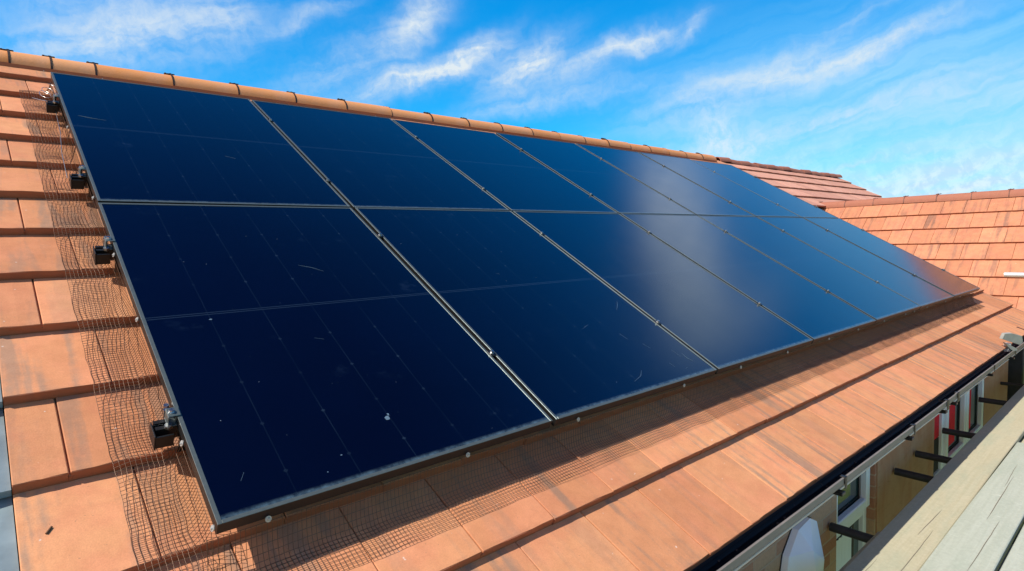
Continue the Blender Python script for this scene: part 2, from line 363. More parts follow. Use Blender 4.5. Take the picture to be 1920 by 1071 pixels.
# ------------------------------------------------------------------ tiles
def tile_field(courses, w_, gauge, thick, x_rng, joint_of, nose_n, skip=None, extra=.05, jit=1.0):
    """courses: nose S positions. frame (x across, s up, n normal)"""
    mb = MB(); uv = []; rn = []
    for ci, s0 in enumerate(courses):
        g = (courses[ci + 1] - s0) if ci + 1 < len(courses) else gauge
        L = g + extra; tilt = thick / gauge
        off = joint_of(ci); k0 = math.floor((x_rng[0] - off) / w_); k1 = math.ceil((x_rng[1] - off) / w_)
        for k in range(k0, k1):
            xa = off + k * w_; xb = xa + w_
            if xb <= x_rng[0] + .01 or xa >= x_rng[1] - .01: continue
            if skip and skip(xa, s0): continue
            xa = max(xa, x_rng[0]); xb = min(xb, x_rng[1])
            wd = xb - xa - random.uniform(.003, .005)
            r1, r2 = random.random(), random.random()
            dn = random.gauss(0, .0009) * jit; rot = random.gauss(0, .0012) * jit; ds = random.gauss(0, .0012) * jit; tw = random.gauss(0, .003) * jit
            us = [(0, -.020), (0, -.0018), (.0022, 0)]
            for q in range(1, 6): us.append((wd * q / 6., random.gauss(0, .0003) * jit))
            us += [(wd - .0022, 0), (wd, -.0018), (wd, -.011), (wd + .012, -.0115)]
            rows = [(L, 0), (.12, 0), (.012, .0), (.0025, -.0006), (0, -.0032), (.0002, -thick * .55), (.0006, -thick)]
            vs = []
            for ri, (v, nn) in enumerate(rows):
                for (u, un) in us:
                    jv = random.gauss(0, .0009) * jit if ri in (3, 4, 5) else 0
                    jn = random.gauss(0, .0006) * jit if ri in (3, 4) else 0
                    N = nose_n - v * tilt + nn + (un if nn > -.01 else min(un, 0) * .2) + dn + tw * (u - w_ / 2) * .3 + jn
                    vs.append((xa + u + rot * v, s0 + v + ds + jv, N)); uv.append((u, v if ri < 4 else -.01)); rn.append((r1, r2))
            nu = len(us); fs = []
            for a in range(len(rows) - 1):
                for b in range(nu - 1):
                    fs.append((a * nu + b, (a + 1) * nu + b, (a + 1) * nu + b + 1, a * nu + b + 1))
            mb.add(vs, fs)
    mb.uv = {'tile_uv': uv, 'tile_rnd': rn}
    return mb

G = .3365; W = .2985; NOSE = -.12; TH = .034
house = empty('house', (0, 0, 0))
tag(house, 'brick house with orange tiled roofs running under the solar panels', 'house')
rf = empty('roof_frame_tmp')   # replaced below: frame matrices are baked instead
bpy.data.objects.remove(rf)
def to_roof(o): o.rotation_euler = (A30, 0, 0); return o

noses = [-.620, -.2796] + [.0459 + G * k for k in range(12)]
par = {0: -.10}
def jmain(ci):      # joint offsets measured on the photograph
    return -.10 if ci % 2 == 0 else -.241
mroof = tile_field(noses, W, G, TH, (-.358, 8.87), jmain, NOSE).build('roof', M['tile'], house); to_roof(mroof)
mroof['label'] = 'main orange tiled roof slope with grey smoke streaks'
NK = 1.1      # the neighbouring house: built in units of 1.1 m
nb = empty('neighbour_house', (.0375, .1497, -.0646)); nb.scale = (NK, NK, NK)
tag(nb, 'neighbouring house whose steep roof has vertical brown streaks and capped ridge', 'house')
fb = empty('neighbour_house', (.0824, .3293, -.1420)); fb.scale = (1.22,) * 3
tag(fb, 'farthest house, its pinkish roof showing just past the rounded ridge end', 'house')
fn = [.0459 + G * k for k in range(7, 12)]
far = tile_field(fn, W, G, .025, (8.2, 13.85), lambda c: jmain(c) + 28 * W, NOSE).build('roof', M['ftile'], fb); to_roof(far)
far['label'] = 'pinkish roof slope'
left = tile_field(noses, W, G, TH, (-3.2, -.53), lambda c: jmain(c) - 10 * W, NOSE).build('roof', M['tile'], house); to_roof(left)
left['label'] = 'roof slope on the left of the lead strip'
# felt deck under the tiles, and back slope
mb = MB(); mb.box((-3.3, -.53, -.235), (8.84, 4.13, -.178)); o = mb.build('roof_deck', M['felt'], house); to_roof(o)
mb = MB(); mb.box((-.36, noses[0] + .004, -.188), (8.85, -.57, NOSE - TH - .001)); o = mb.build('eaves_bedding', M['tile'], house); to_roof(o)
mb = MB(); mb.box((8.2, 2.43, -.235), (13.80, 4.10, -.178)); o = mb.build('roof_deck', M['felt'], fb); to_roof(o)
mb = MB(); mb.prism([(-.2, -3.0), (7.3, -3.0), (7.3, -.35), (3.58, 1.62), (-.2, -.5)], 8.42, 8.60); mb.build('gable_wall', M['brick'], house)
mb = MB(); mb.prism([(2.6, -2.3), (6.2, -2.3), (6.2, .2), (3.58, 1.6), (2.6, 1.1)], 13.4, 13.6); mb.build('gable_wall', M['brick'], fb)
mb = MB(); mb.box((9.2, 1.9, -2.6), (9.35, 6.2, -.2)); mb.box((9.35, 1.9, -2.6), (13.4, 2.05, -.2)); mb.build('wall', M['brick'], nb)
mb = MB()
bn = [.05 + G * k for k in range(12)]
back = tile_field(bn, W, G, TH, (1.78, 13.85), jmain, 0, jit=.5).build('rear_roof', M['tile'], house)
# back slope frame: origin so that its top meets the ridge
back.rotation_euler = (A30, 0, math.pi); back.location = (10.65, 3.60 + 4.09 * CA + .0, 1.873 - 4.09 * SA)
# lead strip, stepped with the courses
mb = MB()
for i, s0 in enumerate(noses[:-1]):
    L = noses[i + 1] - s0 + .05
    nx = 6; ny = 5; vs = []; fs = []
    for a in range(ny + 1):
        v = L * a / ny
        for b in range(nx + 1):
            u = -.532 + .172 * b / nx
            vs.append((u, s0 + v, NOSE - .016 - v * TH / G + random.gauss(0, .0015) + (.012 if b == 0 else 0)))
    for a in range(ny):
        for b in range(nx): fs.append((a * (nx + 1) + b, a * (nx + 1) + b + 1, (a + 1) * (nx + 1) + b + 1, (a + 1) * (nx + 1) + b))
    mb.add(vs, fs, 0, True)
    mb.add([(-.532, s0, NOSE - .016), (-.36, s0, NOSE - .016), (-.36, s0 + .002, NOSE - .04), (-.532, s0 + .002, NOSE - .04)], [(0, 1, 2, 3)])
o = mb.build('lead_flashing', M['lead'], house); to_roof(o)
# ridge tiles
def halfround(L, r, thick=.012, n=14, wob=.0):
    mb = MB(); vs = []; fs = []
    prof = []
    for k in range(n + 1):
        a = math.pi * k / n; prof.append((-math.cos(a), math.sin(a)))
    for rr in (r, r - thick):
        for x in (0, L):
            for (c, s_) in prof: vs.append((x, c * rr, s_ * rr * .98))
    N = n + 1
    for k in range(n):
        fs.append((k, k + 1, N + k + 1, N + k)); fs.append((2 * N + k, 3 * N + k, 3 * N + k + 1, 2 * N + k + 1))
        fs.append((k, 2 * N + k, 2 * N + k + 1, k + 1)); fs.append((N + k, N + k + 1, 3 * N + k + 1, 3 * N + k))
    for e in (0, n): fs.append((e, N + e, 3 * N + e, 2 * N + e))
    mb.add(vs, fs, 0, True); return mb
def autosm(o):
    for p in o.data.polygons: p.use_smooth = True
    try: o.data.set_sharp_from_angle(angle=R(40))
    except Exception: pass
RY, RZ, RR = 3.58, 1.872, .100
def clip_mb(r, x=0.0):
    mb = MB(); n = 14
    for (xa, xb, ra) in ((-.006, .006, r + .002),):
        vs = []; fs = []
        for k in range(n + 1):
            a = math.pi * k / n; c, s_ = -math.cos(a), math.sin(a)
            for (xx, rr) in ((xa, r - .004), (xa, ra), (xb, ra), (xb, r - .004)): vs.append((xx, c * rr, s_ * rr))
        for k in range(n):
            for j in range(4): fs.append((k * 4 + j, k * 4 + (j + 1) % 4, (k + 1) * 4 + (j + 1) % 4, (k + 1) * 4 + j))
        mb.add(vs, fs, 0)
    mb.box((-.028, -.020, r - .001), (.028, .020, r + .006), c=.003)
    mb.tube([(0, 0, r), (0, 0, r + .011)], .009, 8)
    mb.box((-.040, -.012, r + .001), (-.026, .012, r + .010), c=.002)
    return mb
xs = [-.62 - .4575 * k for k in range(6, -1, -1)] + [-.163, .292, .765] + [.765 + .4575 * k for k in range(1, 18)]
xs[-1] = 8.48
rt0 = halfround(.455, RR).build('ridge_tile', M['ridge'], mroof); autosm(rt0); ck = clip_mb(RR).build('ridge_clip', M['clip'], rt0)
Minv = Matrix.Rotation(-A30, 4, 'X')
def place_on_roof(o, x, y, z, rx=0, sx=1.0):
    o.matrix_parent_inverse = Minv; o.location = (x, y, z); o.rotation_euler = (0, random.gauss(0, .003), random.gauss(0, .002)); o.scale = (sx, 1, 1)
xs = xs[:6] + [-.62, -.163, .050, .292] + xs[9:]
xs = sorted(set(round(v, 4) for v in xs))
for i in range(len(xs) - 1):
    if i == 0: o = rt0; c = ck
    else:
        o = rt0.copy(); sc.collection.objects.link(o); c = ck.copy(); sc.collection.objects.link(c); c.parent = o
    L = xs[i + 1] - xs[i]
    place_on_roof(o, xs[i], RY + random.gauss(0, .003), RZ + random.gauss(0, .0025), 0, L / .4575)
    c.scale = (.4575 / L, 1, 1); c.location = (0, 0, 0)
# rounded end of the ridge
mb = MB(); n = 14; q = 7; vs = []; fs = []
for j in range(q + 1):
    b = math.pi / 2 * j / q
    for k in range(n + 1):
        a = math.pi * k / n; vs.append((math.sin(b) * RR * .75, -math.cos(a) * RR * math.cos(b) , math.sin(a) * RR * (.15 + .85 * math.cos(b)) if j < q else 0))
for j in range(q):
    for k in range(n): fs.append((j * (n + 1) + k, j * (n + 1) + k + 1, (j + 1) * (n + 1) + k + 1, (j + 1) * (n + 1) + k))
mb.add(vs, fs, 0, True); o = mb.build('ridge_end', M['ridge'], mroof); place_on_roof(o, 8.48, RY, RZ)
# mortar bed under the ridge
mb = MB(); mb.box((-3.2, RY - .098, RZ - .06), (8.5, RY + .098, RZ + .004)); o = mb.build('ridge_bedding', M['tile'], mroof); o.matrix_parent_inverse = Minv
# low ridge on the far part
x = 8.66; fr0 = None
while x < 13.8:
    L = random.uniform(.30, .36)
    if fr0 is None: fr0 = halfround(.34, .085, .01, 10).build('ridge_tile', M['ftile'], far); autosm(fr0); o = fr0
    else: o = fr0.copy(); sc.collection.objects.link(o)
    o.matrix_parent_inverse = Minv; o.location = (x, RY + .005, RZ + .006 + random.gauss(0, .004)); o.rotation_euler = (0, random.choice((-.035, .03)), 0)
    x += L

# ------------------------------------------------------------------ wing roof
A40 = R(40)
wroot_loc = Vector((8.85, 0, -.17))
WX = 10.49; wn = [.042 - .329 * 2, .042 - .329] + [.042 + .329 * k for k in range(6)] + [1.69 + .002]
wn = [.042 + .3292 * k for k in range(-2, 6)]
# wing frame: local x -> world -Y ; local y(s) -> up slope ; so rotation: z by -90deg after tilt
wr = tile_field(wn, .272, .3292, .024, (-4.3, 3.6), lambda c: (.0 if c % 2 else -.148) - .0462, 0, extra=.07).build('wing_roof', M['wtile'], nb)
MW = Matrix.Translation(wroot_loc) @ Matrix.Rotation(-math.pi / 2, 4, 'Z') @ Matrix.Rotation(A40, 4, 'X')
wr.matrix_local = MW
wr['label'] = 'wing roof slope with vertical brown streaks'
mb = MB(); mb.box((-4.3, -.62, -.10), (3.58, 2.14, -.05)); o = mb.build('wing_deck', M['felt'], nb); o.matrix_local = MW
WRX, WRZ, WR = 10.50, 1.105, .11
MB2 = Matrix.Translation((2 * WRX - wroot_loc.x, 0, wroot_loc.z)) @ Matrix.Rotation(math.pi / 2, 4, 'Z') @ Matrix.Rotation(A40, 4, 'X')
wb = tile_field(wn, .272, .3292, .022, (-3.6, 3.2), lambda c: (.0 if c % 2 else -.148), 0, extra=.07, jit=.5).build('wing_rear_roof', M['wtile'], nb); wb.matrix_local = MB2
wr0 = halfround(.423, WR, .012, 12).build('ridge_tile', M['ftile'], wr); autosm(wr0); wc0 = clip_mb(WR).build('ridge_clip', M['brownclip'], wr0)
MWi = MW.inverted()
for k in range(-9, 9):
    if k == -9: o, c = wr0, wc0
    else:
        o = wr0.copy(); sc.collection.objects.link(o); c = wc0.copy(); sc.collection.objects.link(c); c.parent = o
    o.matrix_parent_inverse = MWi
    o.rotation_euler = (0, random.gauss(0, .003), math.pi / 2); o.location = (WRX, .124 + .425 * (k - 0), WRZ + random.gauss(0, .003))

# ------------------------------------------------------------------ eaves, gutter, walls
X0, X1 = -3.2, 8.25
mb = MB(); mb.box((X0, -.415, -.60), (8.6, -.395, -.435), c=.002); mb.build('fascia', M['soffit'], house)
mb = MB(); mb.box((X0, -.394, -.60), (8.6, -.16, -.588)); mb.box((X0, -.425, -.612), (8.6, -.3955, -.6005), c=.002); mb.build('soffit', M['soffit'], house)
mb = MB()   # black eaves tray from tiles into the gutter
mb.prism([(-.36, -.40), (-.445, -.462), (-.447, -.475), (-.40, -.44)], X0, 8.6); mb.build('eaves_tray', M['gutter_in'], house)
def gutter_part(x0, x1, dz=0):
    g = MB(); th = .004
    out = [(-.524, -.452), (-.526, -.448), (-.517, -.448), (-.517, -.452), (-.518, -.476), (-.494, -.508), (-.435, -.512), (-.420, -.500), (-.419, -.452), (-.415, -.452), (-.415, -.504), (-.432, -.517), (-.497, -.513), (-.524, -.479)]
    out = [(y, z + dz) for y, z in out]
    n = len(out); vs = [(x0, *p) for p in out] + [(x1, *p) for p in out]
    for i in range(n):
        j = (i + 1) % n; inner = 2 < i < 9
        g.add([vs[i], vs[j], vs[n + j], vs[n + i]], [(0, 1, 2, 3)], 1 if inner else 0)
    g.add(vs[:n], [tuple(range(n))[::-1]]); g.add(vs[n:], [tuple(range(n))]); return g
gx = [X0, -.9, 2.46, 4.46, 6.6, 8.6]
for i in range(len(gx) - 1):
    o = gutter_part(gx[i] + .002, gx[i + 1] - .002, (0, .001, 0, .004, .007)[i]).build('gutter', [M['gutter_out'], M['gutter_in']], house)
def bracket(x, big=False):
    g = MB(); w2 = .012
    g.box((x - w2, -.5295, -.500), (x + w2, -.5265, -.443), c=.001)
    g.box((x - w2, -.5295, -.4465), (x + w2, -.505, -.4435), c=.001)
    g.box((x - w2 * 1.8, -.521, -.535), (x + w2 * 1.8, -.418, -.5185), c=.003)
    if big: g.box((x - .03, -.5285, -.51), (x + .03, -.5262, -.445), c=.001)
    return g.build('gutter_bracket', M['black'], house)
for x in (-1.6, -.4, 1.2, 2.47, 3.52, 4.25, 4.52, 5.7, 6.61, 7.7): bracket(x, x in (4.25, 4.52))
# debris inside the gutter
dm = MB()
for _ in range(170):
    x = random.uniform(.8, 6); y = random.uniform(-.50, -.425); r = random.uniform(.002, .006)
    dm.box((x, y, -.5105), (x + r * 1.6, y + r, -.5105 + r * .8))
tag(dm.build('gutter_debris', M['concrete'], house), 'grit lying in the gutter', kind='stuff')

YW = -.235; ZB = -3.0
def wall(x0, x1, yf, m_, name='wall', z0=ZB, z1=-.60, back=.16):
    g = MB(); g.box((x0, yf, z0), (x1, yf + back, z1)); return g.build(name, m_, house)
wall(X0, 3.15, -.25, M['brick'])
wall(3.805, 3.835, -.243, M['brick'], back=.15)
wl = wall(3.835, 5.16, -.25, M['ply'], 'wall_panel')
wl2 = wall(6.97, 8.18, -.25, M['ply'], 'wall_panel'); wall(6.93, 6.97, -.235, M['brick'])
wall(3.15, 3.805, -.09, M['brick'], 'wall', ZB, -1.98, .02); wall(5.16, 6.93, -.09, M['brick'], 'wall', ZB, -1.98, .02)
mb = MB(); mb.box((X0, .5, ZB), (8.18, .52, -.6)); mb.box((8.12, -.08, ZB), (8.18, .5, -.6)); mb.build('inner_wall', M['dark'], house)
def window(x0, x1, z0, z1, yf, splits, transom=None, sashes=(), curtains=(), label=None):
    root = MB(); fw = .055; d = .06
    root.box((x0, yf, z0), (x0 + fw, yf + d, z1), c=.004); root.box((x1 - fw, yf, z0), (x1, yf + d, z1), c=.004)
    root.box((x0 + fw, yf + .001, z0), (x1 - fw, yf + d - .001, z0 + fw), c=.004); root.box((x0 + fw, yf + .001, z1 - fw), (x1 - fw, yf + d - .001, z1), c=.004)
    for s_ in splits: root.box((s_ - .028, yf + .002, z0 + fw), (s_ + .028, yf + d - .002, z1 - fw), c=.004)
    if transom: root.box((x0 + fw, yf + .003, transom - .03), (x1 - fw, yf + d - .003, transom + .03), c=.004)
    o = root.build('window', M['upvc'], house)
    if label: o['label'] = label
    g = MB(); g.box((x0 + .03, yf + .028, z0 + .03), (x1 - .03, yf + .034, z1 - .03)); g.build('pane', M['pane'], o)
    for (a, b, za, zb) in sashes:
        s2 = MB(); f2 = .06; yo = yf - .022
        s2.box((a, yo, za), (a + f2, yf + .02, zb), c=.006); s2.box((b - f2, yo, za), (b, yf + .02, zb), c=.006)
        s2.box((a + f2, yo + .001, za), (b - f2, yf + .019, za + f2), c=.006); s2.box((a + f2, yo + .001, zb - f2), (b - f2, yf + .019, zb), c=.006)
        s2.build('sash', M['upvc'], o)
        bd = MB(); bd.box((a + f2 + .004, yf + .0215, za + f2), (a + f2 + .014, yf + .0262, zb - f2)); bd.box((b - f2 - .014, yf + .0215, za + f2), (b - f2 - .004, yf + .0262, zb - f2))
        bd.box((a + f2 + .014, yf + .0215, za + f2 + .004), (b - f2 - .014, yf + .0262, za + f2 + .012)); bd.build('gasket', M['black'], o)
    for (a, b, za, zb, mt) in curtains:
        c = MB(); n = 24
        vs = []; fs = []
        for i in range(n + 1):
            xx = a + (b - a) * i / n; yy = yf + .0245 + .003 * math.sin(i * 1.9)
            vs += [(xx, yy, za), (xx, yy, zb)]
        for i in range(n): fs.append((2 * i, 2 * i + 2, 2 * i + 3, 2 * i + 1))
        c.add(vs, fs, 0, True); c.build('curtain', mt, o)
    return o
window(3.155, 3.80, -1.95, -.64, -.20, [], -1.13, [(3.19, 3.79, -1.10, -.65)], [(3.24, 3.62, -1.9, -1.2, M['upvc'])], 'white framed window with green dark glass by the brick pier')
window(5.165, 6.925, -1.95, -.64, -.235, [5.50, 6.22], -1.36, [(5.52, 6.20, -1.32, -.65), (6.24, 6.91, -1.32, -.65)],
       [(5.19, 5.49, -1.05, -.66, M['red']), (5.19, 5.49, -1.33, -1.055, M['dark']), (5.60, 6.02, -1.22, -.70, M['red']), (6.32, 6.62, -1.24, -.75, M['red'])], 'white framed window with red curtains behind it')

# ------------------------------------------------------------------ ground
mb = MB(); mb.box((-400, -400, -3.2), (400, 400, -3.004)); tag(mb.build('ground', M['lawn']), kind='structure')
mb = MB(); mb.box((-6, -1.6, -3.002), (8.6, -.1, -2.99)); tag(mb.build('path', M['concrete']), kind='structure')

# ------------------------------------------------------------------ solar panels
PW, PH, GAP, RGAP, FT = 1.134, 1.7265, .02, .011, .035
def panel_frame():
    g = MB(); lip = .011; t_ = .0015
    for (a, b) in (((0, 0, -FT), (lip, PH, -.0024)), ((PW - lip, 0, -FT), (PW, PH, -.0024)), ((lip, .0, -FT), (PW - lip, lip, -.0026)), ((lip, PH - lip, -FT), (PW - lip, PH, -.0026))):
        g.box(a, b, 2)
    for (a, b) in (((-.0004, -.0004, -.0023), (lip, PH + .0004, .0004)), ((PW - lip, -.0004, -.0023), (PW + .0004, PH + .0004, .0004)), ((lip + .0001, -.0004, -.0024), (PW - lip - .0001, lip, 0.0002)), ((lip + .0001, PH - lip, -.0024), (PW - lip - .0001, PH + .0004, .0002))):
        g.box(a, b, 0, c=.0008)
    g.box((lip, lip, -.030), (PW - lip, PH - lip, -.0075), 1)
    return g
ords = ['first', 'second', 'third', 'fourth', 'fifth', 'sixth', 'seventh']
proto = None; panels = {}
ups = ['upper left corner one beside the top left bracket', 'under the grey ridge', '', '', '', '', '']
labels = {
 (0, 0): 'large dark blue solar panel at the bottom left corner, nearest the camera',
 (1, 0): 'dark blue solar panel at the top left corner beside the coiled wire',
 (0, 1): 'dark blue solar panel with scratches near its lower edge, second in the lower row',
 (1, 1): 'dark blue solar panel just below the ridge, second from the left',
 (0, 2): 'solar panel in the lower row where the grey cloud reflection begins, third from left',
 (1, 2): 'plain blue solar panel in the upper row, third from the left',
 (0, 3): 'fourth solar panel of the lower row, holding the middle of the grey cloud reflection',
 (1, 3): 'fourth solar panel of the upper row, at the left edge of the cloud reflection',
 (0, 4): 'bright blue solar panel, fifth from the left in the lower row',
 (1, 4): 'blue solar panel, fifth from the left in the upper row',
 (0, 5): 'bright blue solar panel of the lower row, last but one on the right',
 (1, 5): 'bright blue solar panel of the upper row, last but one on the right',
 (0, 6): 'solar panel at the bottom right corner, reflecting the orange wing roof',
 (1, 6): 'solar panel at the top right corner next to the far pinkish roof'}
for r in range(2):
    for i in range(7):
        lx = i * (PW + GAP); ls = r * (PH + RGAP)
        if proto is None:
            o = empty('solar_panel'); fr = panel_frame().build('frame', [M['frame'], M['black'], M['framebody']], o)
            g = MB(); g.add([(.011, .011, -.0016), (PW - .011, .011, -.0016), (PW - .011, PH - .011, -.0016), (.011, PH - .011, -.0016), (.011, .011, -.005), (PW - .011, .011, -.005), (PW - .011, PH - .011, -.005), (.011, PH - .011, -.005)],
                      [(0, 1, 2, 3), (7, 6, 5, 4), (0, 4, 5, 1), (1, 5, 6, 2), (2, 6, 7, 3), (3, 7, 4, 0)]); g.build('glass', M['glass'], o)
            proto = o
        else:
            o = proto.copy(); sc.collection.objects.link(o)
            for ch in proto.children:
                if ch.name.startswith(('frame', 'glass')):
                    c = ch.copy(); sc.collection.objects.link(c); c.parent = o
        dn = random.gauss(0, .0008)
        o.location = F2W(lx, ls, dn); o.rotation_euler = (A30 + random.gauss(0, .0012), random.gauss(0, .0012), 0)
        tag(o, labels[(r, i)], 'solar panel', 'solar panels laid in two rows on the roof'); panels[(r, i)] = o
# marks on the near panels
def marks(p, spots, name, m_):
    g = MB()
    for (x, y, rx, ry, ang) in spots:
        n = 9; ca, sa = math.cos(ang), math.sin(ang)
        vs = []
        for k in range(n):
            th = 2 * math.pi * k / n; q = random.uniform(.6, 1.15); a, b = rx * q * math.cos(th), ry * q * math.sin(th)
            vs.append((x + a * ca - b * sa, y + a * sa + b * ca, -.0011))
        vs += [(v[0], v[1], -.00155) for v in vs]
        g.add(vs, [tuple(range(n))] + [(k, k + n, (k + 1) % n + n, (k + 1) % n) for k in range(n)])
    g.build(name, m_, p)['kind'] = 'stuff'
def scr(p, pts, w_, name, m_):
    g = MB()
    for q in pts:
        path = [(x, y, -.0012) for x, y in q]; g.tube(path, [w_ * (.4 if k in (0, len(path) - 1) else 1) for k in range(len(path))], 4)
    g.build(name, m_, p)['kind'] = 'stuff'
marks(panels[(0, 0)], [(.56, .20, .012, .009, .4), (.570, .215, .004, .006, 0), (.36, .105, .003, .002, 0), (.30, .06, .002, .002, 0), (.20, .83, .006, .004, 0)], 'dropping', M['drop'])
marks(panels[(0, 0)], [(random.uniform(.05, 1.05), random.uniform(.05, 1.6), .0012, .001, 0) for _ in range(6)], 'grit', M['dropw'])
scr(panels[(0, 0)], [[(.63, 1.16), (.68, 1.135), (.72, 1.10)], [(.50, .655), (.53, .64)], [(.085, .11), (.10, .135)]], .0009, 'scratch', M['drop'])
scr(panels[(0, 1)], [[(.60, .46), (.64, .475), (.66, .48)], [(.79, .38), (.80, .33)], [(.86, .28), (.875, .24)], [(1.0, .20), (1.005, .14)], [(1.04, .16), (1.035, .12), (1.05, .09)], [(.88, .12), (.885, .09)], [(.94, .06), (.96, .065)], [(.55, .07), (.62, .09), (.66, .12)], [(.97, .56), (1.02, .60), (1.05, .63)], [(.45, .99), (.47, .98)]], .0010, 'scratch', M['drop'])
marks(panels[(0, 1)], [(random.uniform(.05, 1.05), random.uniform(.05, 1.6), .0013, .0011, 0) for _ in range(7)], 'grit', M['dropw'])
scr(panels[(1, 0)], [[(.05, 1.02), (.10, 1.0), (.17, .985)], [(.66, .60), (.71, .575)]], .0016, 'scratch', M['drop'])

# ------------------------------------------------------------------ rails, clamps
AW = 7 * PW + 6 * GAP
RS = [.405, 1.405, 2.07, 3.04]
rl = ['black mounting rail under the lower row, lowest of the four', 'black mounting rail under the lower row, just beneath the row joint', 'black mounting rail just above the joint between panel rows', 'topmost black mounting rail, ending by the coiled wire']
for ri, s in enumerate(RS):
    rt = empty('mounting_rail', F2W(0, s, 0), (A30, 0, 0)); tag(rt, rl[ri], 'rail', 'mounting rails under the panels')
    g = MB(); xa = -.052
    # open channel rail, hollow end visible
    z0, z1 = -.078, -.0365; w2 = .019; th = .003
    for a, b in (((xa, -w2, z0), (AW + .03, w2, z0 + th)), ((xa, -w2, z0 + th), (AW + .03, -w2 + th, z1)), ((xa, w2 - th, z0 + th), (AW + .03, w2, z1)), ((xa, -w2 + th, z1 - th), (AW + .03, -.006, z1)), ((xa, .006, z1 - th), (AW + .03, w2 - th, z1)), ((xa + .002, -w2 + th, -.060), (AW + .03, w2 - th, -.057))):
        g.box(a, b)
    g.build('rail', M['black'], rt)
    g = MB()   # roof hook under the near end, a flat arm rising off the tile
    for x in (.0 + .02, 1.2, 2.4, 3.6, 4.8, 6.0, 7.2):
        g = MB(); g.box((x - .014, -.028, -.125), (x + .014, -.0225, -.045), c=.001); g.box((x - .016, -.028, -.131), (x + .016, .16, -.126), c=.001); g.build('roof_hook', M['black'], rt)
    for x, sgn in ((-.012, -1), (AW + .012, 1)):
        g = MB(); g.box((x - .012, -.020, -.034), (x + .012, .020, -.030), c=.001); g.box((x - .0115, -.019, -.030), (x + (-.0085), .019, .001), c=.001) if sgn < 0 else g.box((x + .0085, -.019, -.030), (x + .0115, .019, .001), c=.001)
        g.box((x - .011, -.018, .001), (x + .020, .018, .004), c=.001) if sgn < 0 else g.box((x - .020, -.018, .001), (x + .011, .018, .004), c=.001)
        e = g.build('end_clamp', M['frame'], rt)
        g = MB(); g.tube([(x, 0, .004), (x, 0, .006)], .009, 12); g.tube([(x, 0, .006), (x, 0, .0125)], [.0068, .0066], 6, smooth=False); g.build('bolt', M['steel'], e)
    for k in range(1, 7):
        x = k * (PW + GAP) - GAP / 2
        g = MB(); g.box((x - .0085, -.016, -.034), (x + .0085, .016, -.004)); g.box((x - .0155, -.018, .0008), (x + .0155, .018, .0035), c=.001)
        e = g.build('mid_clamp', M['black'], rt)
        g = MB(); g.tube([(x, 0, .0035), (x, 0, .006)], .009, 12); g.tube([(x, 0, .006), (x, 0, .014)], [.0072, .0068], 6, smooth=False); g.build('bolt', M['steel'], e)
    # box shaped hanger at the near end
    g = MB(); b0, b1 = -.060, -.012
    g.box((b0, -.046, -.084), (b0 + .004, .014, -.034), c=.001); g.box((b0 + .004, -.046, -.080), (b1, -.041, -.038), c=.001); g.box((b0 + .004, .010, -.080), (b1, .014, -.046), c=.001); g.box((b0 + .004, -.041, -.084), (b1, .010, -.0805))
    g.build('bracket', M['black'], rt)
    for pa, pb, rr in (((-.022, -.020, -.034), (-.022, -.020, -.024), .0105), ((-.012, .055, -.030), (-.012, .055, -.018), .008), ((-.018, .028, -.034), (-.018, .028, -.010), .008)):
        g = MB(); g.tube([pa, pb], rr, 6, smooth=False); g.build('nut', M['steel'], rt)
# coil of wire at the top rail
g = MB()
pth = [(-.045 + .030 * math.cos(a) + .002 * a, 3.28 + .075 * math.sin(a), -.085 + .0035 * a) for a in [i * .35 for i in range(42)]]
g.tube([F2W(*p) for p in pth], .0016, 5)
g.tube([F2W(*p) for p in [(-.10, 3.30, -.11), (-.07, 3.2, -.085), (-.04, 3.15, -.07), (-.02, 3.02, -.07), (-.03, 2.7, -.08), (-.05, 2.45, -.085), (-.055, 2.2, -.11)]], .0018, 5)
tag(g.build('wire_coil', M['steel']), 'small coil of silver wire at the top left panel corner', 'wire')

# ------------------------------------------------------------------ wire mesh, draped
def tileN(s):
    for i in range(len(noses) - 1, -1, -1):
        if s >= noses[i]: return NOSE - (s - noses[i]) * TH / G
    return NOSE
def env(s):          # taut netting bridging from nose to nose
    for i in range(len(noses) - 1, -1, -1):
        if s >= noses[i]:
            g_ = (noses[i + 1] - noses[i]) if i + 1 < len(noses) else G; u = (s - noses[i]) / g_
            return NOSE + .003 - .013 * math.sin(math.pi * min(1, u)) ** .7
    return NOSE
from mathutils import noise as mn
def nz(x, y, k, s=0): return mn.noise(Vector((x * k, y * k, s)))
CELL = .0128
def drape_left(i, j, nx):
    x = -.150 + .152 * i / nx; s = -.15 + CELL * j
    x2 = x + .006 * nz(x, s, 5, 1) + .0025 * nz(x, s, 24, 2); s2 = s + .005 * nz(x, s, 6, 3) + .008 * math.sin((x + .15) * 21) * nz(0, s, 3, 4) + .002 * nz(x, s, 30, 6)
    u = i / nx; b = env(s2) + max(0, nz(x, s, 9, 5)) * .010
    rise = max(0, (u - .72) / .28)
    n = b + (-.052 - b) * rise ** 1.5
    bulge = .014 * math.sin(math.pi * min(1, u / .8)) * (.5 + nz(0, s, 4, 8))
    n = max(n + max(bulge, 0), tileN(s2) + .0025)
    if s < .02: n = n if u < .72 else b + .01
    return F2W(min(x2, -.002) if s > -.01 else x2, s2, n)
